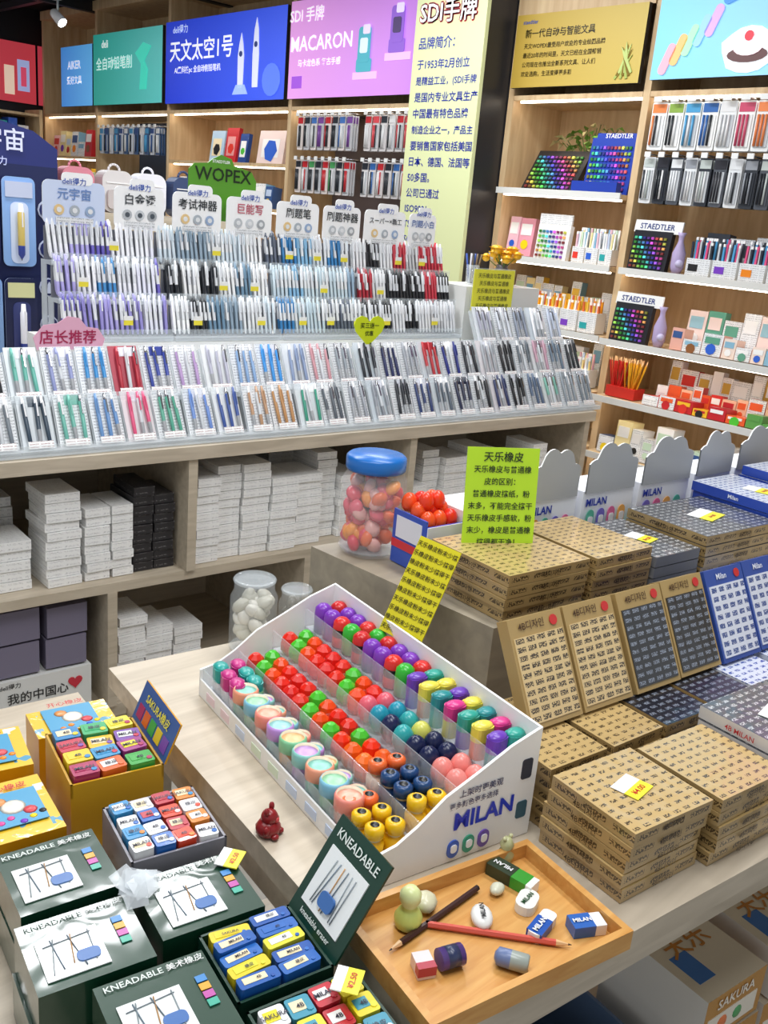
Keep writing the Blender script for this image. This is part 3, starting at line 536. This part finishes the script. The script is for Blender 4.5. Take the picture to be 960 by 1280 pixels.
# --- bamboo tray
TR=T(.738,.532,.821,-10); TW,TD=.285,.185
b=B('bamboo_tray'); x0,x1,y0,y1=-TW/2,TW/2,-TD/2,TD/2
b.box(TR,x0,y0,0,x1,y1,.007,'bamboo')
for a in ((x0,y0,x1,y0+.009),(x0,y1-.009,x1,y1),(x0,y0+.009,x0+.009,y1-.009),(x1-.009,y0+.009,x1,y1-.009)): b.box(TR,a[0],a[1],.007,a[2],a[3],.026,'bamboo')
b.done()
Z0=.8285
def pencil(name,a,bb,c,end):
    b=B(name); p=Vector((a[0],a[1],Z0+.0045)); q=Vector((bb[0],bb[1],Z0+.0045)); d=(q-p); L_=d.length; M=Matrix.Translation(p)@d.to_track_quat('Z','Y').to_matrix().to_4x4()
    b.lathe(M,[(.0038,0),(.0038,.004),(.0038,L_-.018),(.0012,L_-.004),(.0004,L_)],[end,c,'#e0b888','#28242a'],6,False); b.done()
pencil('red_pencil',(.69,.58),(.80,.455),'#d05848','#d05848'); pencil('brown_pencil',(.785,.585),(.628,.575),'#3a1a16','#28181a')
b=B('gourd_eraser'); b.lathe(T(.675,.594,Z0),[(.012,0),(.0155,.004),(.0165,.014),(.011,.024),(.0085,.029),(.0125,.037),(.0125,.045),(.007,.052),(.0005,.053)],['#ccdc78']*4+['#d8e0a0']*4,16); b.done()
def lump(name,x,y,r,h,c,sx=1.2,sy=.9,rz=0):
    b=B(name); b.ball(T(x,y,Z0+h,rz,4,3),r,c,h,12,7,sx=sx,sy=sy); o=b.done()
    for v in o.data.vertices: v.co*=1+.06*math.sin(v.co.x*300+v.co.y*210)
    return o
lump('pebble_eraser',.712,.602,.015,.010,'#d0ccac',1.2,.9,40); lump('pebble_eraser',.80,.567,.009,.007,'#d8d8c0'); 
b=B('oval_eraser'); b.ball(T(.747,.545,Z0+.009,50),.013,'#e8e8e4',.009,14,8,sx=1.5); b.ttext(T(.747,.545,Z0+.0178,50),0,0,0,'MILAN',.008,'#303030'); b.done()
b=B('oval_eraser'); b.prism(T(.812,.53,Z0,20),rrect(-.018,-.012,.018,.012,.011),0,.012,'#e8e8e0',smooth=True); b.ttext(T(.812,.53,Z0+.012,10),0,0,0,'MILAN',.008,'#2a5030'); b.done()
b=B('block_eraser'); M=T(.832,.572,Z0,-82); b.box(M,-.03,-.011,0,.005,.011,.016,'#2c3a26'); b.box(M,.005,-.0108,0,.026,.0108,.0155,'#3a9830'); b.box(M,.026,-.0105,0,.034,.0105,.015,'#f4f4f0'); b.ttext(M,-.012,0,.016,'MILAN',.009,'#e8e8e8',180); b.done()
b=B('figurine_eraser'); M=T(.858,.603,Z0); b.lathe(M,[(.009,0),(.011,.01),(.007,.018),(.0095,.024),(.005,.033),(.0005,.034)],'#b8b888',12); b.ball(M@T(.006,0,.034),.003,'#c8c89a',n=8,m=5); b.ball(M@T(-.006,0,.034),.003,'#c8c89a',n=8,m=5); b.done()
b=B('block_eraser'); M=T(.795,.494,Z0,12); b.prism(M,rrect(-.024,-.009,.024,.009,.006),0,.012,'#e8e8e8'); b.box(M,-.022,-.0095,-.0,.008,.0095,.0125,'#1a50a8'); b.ttext(M,-.007,0,.0128,'MILAN',.009,'#e8e8e8'); b.done()
b=B('block_eraser'); M=T(.838,.462,Z0,-28); b.box(M,-.02,-.011,0,.02,.011,.014,'#e8e8e8'); b.box(M,-.021,-.0115,-.0,.006,.0115,.0145,'#2a60b0'); b.ttext(M,-.007,0,.0146,'MILAN',.008,'#e8e8e8'); b.done()
b=B('roller_eraser'); M=T(.669,.522,Z0+.0125,-18); 
q=M@T(0,0,0,0,0,90); b.lathe(q@T(0,.0,-.014),[(.012,0),(.012,.007),(.0122,.007),(.0122,.022),(.012,.022),(.012,.028)],['#584080','#584080','#303858','#584080','#584080'],14); b.done()
b=B('block_eraser'); M=T(.642,.535,Z0,-25); b.box(M,-.011,-.013,0,.009,.012,.015,'#e0d0d0'); b.box(M,-.0115,-.0135,.004,.0095,-.004,.0155,'#b03848'); b.done()
b=B('capsule_eraser'); M=T(.722,.478,Z0+.0105,-60)@T(0,0,0,0,0,90); b.lathe(M@T(0,0,-.02),[(.004,0),(.01,.004),(.0105,.018),(.0105,.036),(.009,.038)],['#6878a0','#6878a0','#98a098','#98a098'],12); b.done()
b=B('red_creature_figurine'); M=T(.652,.832,.821,30); c='#8a1c20'
b.lathe(M,[(.009,0),(.016,.004),(.017,.012),(.012,.02),(.0005,.024)],c,14); b.ball(M@T(0,-.001,.026),.0115,c,.011); 
for sx in(-1,1): b.ball(M@T(.008*sx,0,.037),.004,c,.006,8,5); b.ball(M@T(.015*sx,-.004,.014),.005,c,.007,8,5); b.ball(M@T(.008*sx,-.013,.004),.006,c,.004,8,5)
b.ball(M@T(0,-.011,.024),.004,'#c84848',n=8,m=5); b.done()
# --- jars
def jar(name,x,y,z,r,h,lid,fill,n,sz):
    b=B(name); M=T(x,y,z); b.lathe(M,[(r*.85,0),(r,.008),(r,h*.8),(r*.85,h*.88),(r*.85,h)],'clear2',20)
    b.lathe(M,[(r*.8,.004),(r*.96,.01)],'clear',20)
    if lid: b.lathe(M@T(0,0,h*.9),[(r*.9,0),(r*.93,.005),(r*.93,h*.13),(r*.85,h*.16),(.001,h*.165)],lid,20)
    else: b.lathe(M@T(0,0,h),[(r*.85,0),(r*.92,.004),(r*.85,.008),(r*.8,.004)],'clear',20)
    for i in range(n):
        a=U(0,6.28); rr=math.sqrt(R())*(r*.96-sz); zz=sz+.006+(h*.74-sz)*i/n
        b.ball(M@T(rr*math.cos(a),rr*math.sin(a),zz,U(0,180),U(-60,60),0),sz,C(fill),sz*1.2,10,6,sx=1.1,sy=.8)
    b.done()
jar('clear_eraser_jar',.945,1.285,.821,.043,.135,None,['#c8c4b4','#d8d4c8','#b8b4a4'],46,.015)
jar('blue_lid_candy_jar',1.155,1.217,1.001,.06,.175,'#1868b8',['#e06070','#e87040','#f09840','#d84858','#e0a8a0'],95,.014)
jar('clear_eraser_jar',1.035,1.275,.821,.033,.1,None,['#908878','#807868'],20,.012)
# --- riser
b=B('display_riser_box'); b.prism(I,[(1.09,.85),(2.35,.685),(2.40,1.13),(1.075,1.29)],.821,.999,'greyply'); b.done()
ZS=1.0
def RF(x): return .857-.131*(x-1.09)
def scallop(b,M,w,h,k):
    """cloud-topped header card: columns under the envelope of four lobes"""
    cs=[(.13,.45,.17),(.36,.72,.2),(.64,.68,.2),(.87,.42,.17)]
    N=30; zs=[]
    for i in range(N+1):
        x=.0+1.0*i/N; best=.1
        for cx,cz,r in cs:
            if abs(x-cx)<r: best=max(best,cz+math.sqrt(r*r-(x-cx)**2)*1.5)
        zs.append((x*w,best*h))
    for (xa,za),(xb,zb) in zip(zs,zs[1:]):
        b.face(M,[(xa,0,0),(xb,0,0),(xb,0,zb),(xa,0,za)],k); b.face(M,[(xb,.003,0),(xa,.003,0),(xa,.003,za),(xb,.003,zb)],k); b.face(M,[(xa,0,za),(xb,0,zb),(xb,.003,zb),(xa,.003,za)],'white')
grad('mblue','#2a60b8','#f2f4fa',0,14,1); grad('mteal','#30a8a8','#f2f4fa',0,14,1); grad('mviolet','#6a48b0','#f2f4fa',0,14,1)
SS=T(1.19,1.17,ZS+.001,-5)
for i,(x0,w) in enumerate(((-.035,.235),(.215,.145),(.375,.165),(.555,.18),(.75,.145),(.91,.19))):
    b=B('eraser_display_box'); M=SS@T(x0,-.105,0); ph=.11; fx=.085 if i==0 else 0
    b.box(M,fx,0,0,w-.004,.09,ph,'#eef0f6',{'f':['white','mblue','mteal','mviolet','mteal','mblue'][i]}); scallop(b,M@T(fx+.004,-.0035,ph-.005),w-fx-.012,.1,'#a8aaac')
    b.ftext(M,fx+w*.25,.085,'MILAN',.022,'#2038a0',-.003)
    for k in range(4): b.prism(M@T(fx+w*.1+k*(w-fx)*.2,-.002,.025,0,90),rrect(0,0,(w-fx)*.14,.045,(w-fx)*.07),0,.001,['#e070a0','#f0b060','#60b8a0','#7a70c8'][(k+i)%4]); b.prism(M@T(fx+w*.1+k*(w-fx)*.2,-.004,.038,0,90),rrect(0.004,0,(w-fx)*.14-.004,.018,(w-fx)*.03),0,.001,'#f4f4f8')
    if i==0:
        b.box(M,0,-.004,0,fx,.0,.09,'#2a50b8'); b.box(M,0,-.006,.05,fx,-.004,.09,'#e8e8f0'); b.prism(M@T(.0,-.007,.0,0,90),[(0,.03),(fx,.045),(fx,.055),(0,.05)],0,.001,'#d8343c'); b.box(M,0,0,0,.004,.09,.1,'#3a58b8'); b.box(M,-.001,.01,.05,0,.08,.09,'#e8e8f0'); b.box(M,-.001,.0,.03,0,.09,.045,'#d8343c'); b.box(M,.004,0,0,fx,.09,.075,'white')
        for r in range(3):
            for k in range(3): b.ball(M@T(.018+k*.026,.018+r*.027,.093+.01*r),.0145,C(['#e02a1a','#e85020']),.019,10,7)
        for k in range(2): b.ball(M@T(.03+k*.026,.04,.122),.0145,'#e83a1a',.019,10,7)
    b.done()
def carton(b,M,w,d,h,n,face,side,lab=None):
    for i in range(n):
        a=M@T(U(-.003,.003),U(-.003,.003),i*h,U(-1,1)); b.box(a,0,0,0,w,d,h*.94,side,{'t':face})
    top=n*h-h*.06
    if lab: b.box(M@T(w*.4,d*.3,top+.001,14),0,0,0,w*.3,d*.14,.0008,'#f0e838',); b.box(M@T(w*.4,d*.3,top+.001,14),0,d*.14,0,w*.3,d*.28,.0008,'white'); b.ttext(M@T(w*.4,d*.3,top+.001,14),w*.15,d*.07,0,'¥4.00',.012,'#c02020')
def stackobj(name,M,w,d,h,n,face,side,lab=None,txt=None,tc='#3a2810'):
    b=B(name); carton(b,M,w,d,h,n,face,side,lab)
    if txt:
        for i in range(n): b.ftext(M@T(0,0,i*h),w*.5,h*.47,txt,h*.55,tc,-.0045); b.text(M@T(-.0045,d*.5,i*h+h*.47,-90,90),txt,h*.55,tc)
    b.done()
ZT=.821
stackobj('eraser_carton_stack',T(.918,.468,ZT,-7),.15,.14,.0205,5,'goldprint','goldside',1,'4B디자인')
stackobj('eraser_carton_stack',T(1.078,.435,ZT,-6),.145,.14,.0205,5,'goldprint','goldside',None,'4B디자인')
stackobj('eraser_carton_stack',T(1.237,.43,ZT,-6),.16,.14,.0205,6,'greyprint','#d0ccc8',1,'4B MILAN','#b02030')
stackobj('eraser_carton_stack',T(1.41,.415,ZT,-6),.16,.14,.0205,6,'greyprint','#d0ccc8',None,'4B MILAN','#b02030')
for i,(x,y,f,s,n) in enumerate(((.957,.615,'goldprint','goldside',5),(1.077,.60,'goldprint','goldside',5),(1.20,.59,'darkprint','goldside',5),(1.32,.58,'darkprint','goldside',5),(1.44,.575,'blueprint','blueprint',5),(1.57,.56,'blueprint','blueprint',5))):
    stackobj('eraser_carton_stack',T(x,y,ZT,-6),.112,.175,.0195,n,f,s,None,'4B' if i<4 else None)
for i,(x,y,f,s,t) in enumerate(((1.0,.69,'goldface','gold4b','4B디자인'),(1.115,.678,'goldface','gold4b','4B디자인'),(1.235,.665,'darkface','gold4b','4B디자인'),(1.35,.655,'darkface','gold4b','4B디자인'),(1.465,.64,'blueface','#34509c','Milan'),(1.58,.63,'blueface','#34509c','Milan'))):
    b=B('eraser_carton'); M=T(x,y,.923,-6,-28,0); w=.110; h=.16
    b.box(M,0,0,0,w,.022,h,s); b.box(M,.005,-.0015,.008,w-.005,0,h-.028,f); b.ftext(M,w*.4,h-.014,t,.014,'#4a3018' if i<4 else '#e8ecf4',-.002)
    b.prism(M@T(w*.82,-.001,h-.014,0,90),[(.008*math.cos(a*.63),.008*math.sin(a*.63)) for a in range(10)],0,.001,'#c83030'); b.done()
for x,w,n,f,s,lab,t in ((1.115,.19,4,'goldprint','goldside',None,'4B디자인'),(1.315,.15,4,'goldprint','goldside',None,'4B디자인'),(1.475,.13,3,'greyprint','#787a80',1,None),(1.615,.24,4,'greyprint','goldside',1,'4B디자인')):
    stackobj('eraser_carton_stack',T(x,RF(x),ZS,-6),w,.19,.0205,n,f,s,lab,t)
stackobj('eraser_carton_stack',T(1.865,RF(1.865)+.02,ZS,-6),.15,.2,.022,5,'blueprint','#2a48a8',1,'Milan','#e8ecf4')
stackobj('eraser_carton_stack',T(2.03,RF(2.03)+.02,ZS,-6),.15,.2,.022,6,'blueprint','#2a48a8',None,'Milan','#e8ecf4')
stackobj('eraser_carton_stack',T(1.72,.52,ZT,-6),.17,.16,.022,6,'blueprint','blueprint',1,'Milan','#2a48a8')
# signs
b=B('notice_sheet'); M=T(1.165,1.0,1.066,-30,-8); b.box(M,0,0,0,.13,.002,.18,'#b8e024')
for i,t in enumerate(['天乐橡皮','天乐橡皮与普通橡','皮的区别：','普通橡皮擦纸，粉','末多，不能完全擦干','天乐橡皮手感软，粉','末少，橡皮是普通橡','擦得都干净！']): b.ftext(M,.065,.163-i*.021,t,.018 if i==0 else .013,'#1c2c10')
b.done()
b=B('notice_sheet'); M=T(.983,.997,.967,-78,-26,6); b.box(M,0,0,0,.08,.002,.165,'#dcd020')
for i in range(10): b.ftext(M,.04,.153-i*.016,'天乐橡皮粉末少擦得干净'[i%3:i%3+8],.0098,'#3a3408')
b.done()
# ---------------------------------------------------------------- near-left stand
b=B('low_display_stand'); b.box(F,-.48,-.06,.70,-.02,1.0,.73,'ash'); 
for u in (-.47,-.07):
    for v in (-.05,.94): b.box(F,u,v,0,u+.04,v+.04,.70,'ash')
b.box(F,-.47,-.05,.2,-.03,.98,.22,'ash'); b.done()
ZL=.731
def flat(name,x,y,w,d,h,rz,k,kt,n=1,extra=None):
    b=B(name); M=T(x,y,ZL,rz)
    for i in range(n): b.box(M@T(U(-.002,.002),0,i*h/n),-w/2,-d/2,0,w/2,d/2,h/n*.97,k,{'t':kt})
    if extra: extra(b,M@T(0,0,h-.001))
    return b.done()
mat('labelwrap','#e6eae8',.3,wrap=.35)
def greentop(b,M):
    b.box(M@T(-.012,-.01,0),-.034,-.03,0,.03,.03,.0012,'labelwrap'); b.ttext(M,-.02,.045,0,'KNEADABLE',.011,'#c8d4cc',0)
    for k in range(5): b.rod(M@Vector((-.038+k*.011,-.034+.004*(k%3),.002)),M@Vector((-.028+k*.009-.012*(k%2),.016,.002)),.0007,['#8a9498','#6a7a88','#b88850','#5a6a78','#909aa0'][k],5)
    b.prism(M@T(-.0,-.018,0),rrect(-.012,-.010,.012,.006,.006),0,.003,'#3a68a8'); b.rod(M@Vector((-.04,.008,.002)),M@Vector((.01,.012,.002)),.0007,'#7a848a',5)
    for k,c in enumerate(('#40a890','#b850a0','#e0a030','#3a80c0')): b.box(M,.035,-.020+k*.011,0,.046,-.011+k*.011,.001,c)
    b.ttext(M,.034,.045,0,'美术橡皮',.010,'#d0d4d0')
for x,y,w,d,rz in ((.395,.895,.115,.115,-8),(.368,.772,.12,.105,-10),(.505,.765,.12,.105,-10),(.395,.645,.115,.11,-10)):
    flat('kneadable_eraser_carton',x,y,w,d,.115,rz,'greenwrap','greenwrap',2,greentop)
b=B('crumpled_plastic_bag'); M=T(.452,.81,ZL+.117)
for i in range(7):
    a=i*.9; b.face(M@T(.008*math.cos(a*2),.008*math.sin(a),.001,math.degrees(a),U(-25,25),U(-20,20)),[(-.02,-.012,.004),(.018,-.014,.010),(.024,.008,.004),(.002,.016,.014),(-.018,.01,.006)],'frost')
b.done()
def kidtop(b,M):
    b.box(M,-.04,-.04,0,.035,.035,.001,'#4898c0'); b.ball(M@T(0,0,.001),.016,'#e8e0d0',.002,12,4); b.ball(M@T(-.014,.016,.001),.01,'#d89050',.002,10,4); b.ball(M@T(.018,-.014,.001),.009,'#d04850',.002,10,4); b.ttext(M,0,.045,0,'开心橡皮',.014,'#c02828')
    for k in range(6): b.ball(M@T(-.034+.013*k,-.035+.006*(k%3),.001),.005,C(VB),.0015,8,4)
flat('erasers_gift_box',.43,1.20,.11,.11,.105,-12,'#d89c10','kidpic',1,kidtop); flat('erasers_gift_box',.575,1.235,.12,.08,.095,-10,'#c89010','kidpic',1,kidtop); flat('erasers_gift_box',.405,1.045,.10,.13,.11,-8,'#d89010','kidpic',1,kidtop)
def opentray(name,x,y,w,d,h,rz,k,cols,nx,ny,lid=None):
    b=B(name); M=T(x,y,ZL,rz); b.box(M,-w/2,-d/2,0,w/2,d/2,h-.02,k)
    for a in ((-w/2,-d/2,w/2,-d/2+.003),(-w/2,d/2-.003,w/2,d/2),(-w/2,-d/2,-w/2+.003,d/2),(w/2-.003,-d/2,w/2,d/2)): b.box(M,a[0],a[1],h-.02,a[2],a[3],h,k)
    for i in range(nx):
        for j in range(ny):
            cx=-w/2+.006+(w-.012)*i/nx; cy=-d/2+.006+(d-.012)*j/ny; ww=(w-.012)/nx*.92; dd=(d-.012)/ny*.9; c=cols[(i+j*nx)%len(cols)]; Q=M@T(cx,cy,h-.019+U(0,.004),U(-6,6))
            kk=mat('w'+c[1:],c,.3,wrap=.4); b.prism(Q,rrect(0,0,ww,dd,.003,2),0,.024,kk,kk); c2=C(['#e8e8e4','#e8d8b0',c,c,C(cols)]); b.box(Q,ww*.12,dd*.3,.024,ww*.7,dd*.8,.0246,c2); b.ttext(Q,ww*.5,dd*.5,.0246,C(['MILAN','4B','橡皮','SAKURA']),min(ww,dd)*.3,'#202038')
            b.prism(Q@T(ww*.82,dd*.3,.024),[(dd*.14*math.cos(a*.785),dd*.14*math.sin(a*.785)) for a in range(8)],0,.001,C(cols))
    if lid: lid(b,M@T(w/2,d/2,h))
    b.done(); 
def lid1(b,M):
    Q=M@T(0,0,0,-90,-22); b.box(Q,0,0,0,.14,.003,.06,'#d89c18',{'f':'#3a5a98'}); b.ftext(Q,.07,.042,'SAKURA橡皮',.016,'#f0e040')
    for k in range(5): b.box(Q,.01+k*.025,-.001,.008,.03+k*.025,0,.028,['#a82858','#d86020','#38a040','#e0c020','#7848a0'][k])
opentray('open_eraser_carton',.545,1.075,.125,.14,.13,-11,'#c89820',['#a82858','#d86020','#38a040','#e0c020','#3890c0','#a03880','#c03048','#e8b820','#7848a0','#2a80b8','#38a868','#e0d030'],3,4,lid1)
opentray('open_eraser_carton',.535,.895,.12,.12,.12,-11,'#8a8890',['#e8e8e8','#1a60b0','#d84020','#e8e8e8','#2a8ac0','#e0e0e0','#b83040','#d88020'],4,4)
def lid2(b,M):
    Q=M@T(0,0,0,-90,-32); b.box(Q,0,0,0,.105,.003,.12,'greencard'); b.box(Q,.013,-.0015,.018,.09,0,.088,'#e6e9e8'); b.ftext(Q,.052,.103,'KNEADABLE',.015,'#d8e0da'); b.ftext(Q,.052,.01,'kneadable eraser',.009,'#d8e0da')
    for k in range(6): b.rod(Q@Vector((.028+k*.01-.006*(k%2),-.003,.025)),Q@Vector((.034+k*.008,-.003,.08)),.0007,['#8a9498','#6a7a88','#b88850','#5a6a78','#909aa0','#808890'][k],5)
    b.prism(Q@T(.052,-.003,.038,0,90),rrect(-.012,-.008,.014,.010,.006),0,.003,'#3a68a8')
opentray('open_eraser_carton',.515,.65,.11,.105,.11,-10,'greencard',['#1a58a8','#2060b0','#e0c820','#1a50a0','#2868b8','#d8d030'],2,5,lid2)
opentray('open_eraser_carton',.505,.535,.125,.10,.11,-10,'#1c3c2e',['#c02838','#e0d020','#e4e4e4','#3890a8','#c02838','#e8d830'],4,3)
for x,y,z in ((.565,.79,.848),(.54,.545,.8665)):
    b=B('price_tag'); Q=T(x,y,z,35)@Matrix.Scale(.75,4); b.box(Q,-.022,-.018,0,.022,.005,.002,'#f0e838'); b.box(Q,-.022,.005,0,.022,.02,.002,'white'); b.ttext(Q,0,-.006,.002,'¥2.50',.012,'#c02020'); b.done()
# ---------------------------------------------------------------- lights
def area(x,y,z,sx,sy,p,col=(.97,.985,1)):
    l=bpy.data.lights.new('ceiling_panel_light','AREA'); l.shape='RECTANGLE'; l.size=sx; l.size_y=sy; l.energy=p; l.color=col
    o=bpy.data.objects.new('ceiling_panel_light',l); o.location=(x,y,z); 
    bpy.context.collection.objects.link(o)
area(.4,.4,3.0,.4,1.2,29); area(1.7,1.0,3.0,.3,1.6,35); area(1.2,3.0,2.95,1.6,.3,40); area(3.0,3.2,2.95,.3,1.6,40); area(2.6,5.8,2.95,.6,2,38); area(-.8,1.4,3.0,.4,1.6,20)
w=bpy.data.worlds.new('World'); bpy.context.scene.world=w; w.use_nodes=True; w.node_tree.nodes['Background'].inputs[0].default_value=(.9,.95,1,1); w.node_tree.nodes['Background'].inputs[1].default_value=.62
bpy.context.scene.view_settings.view_transform='Standard'
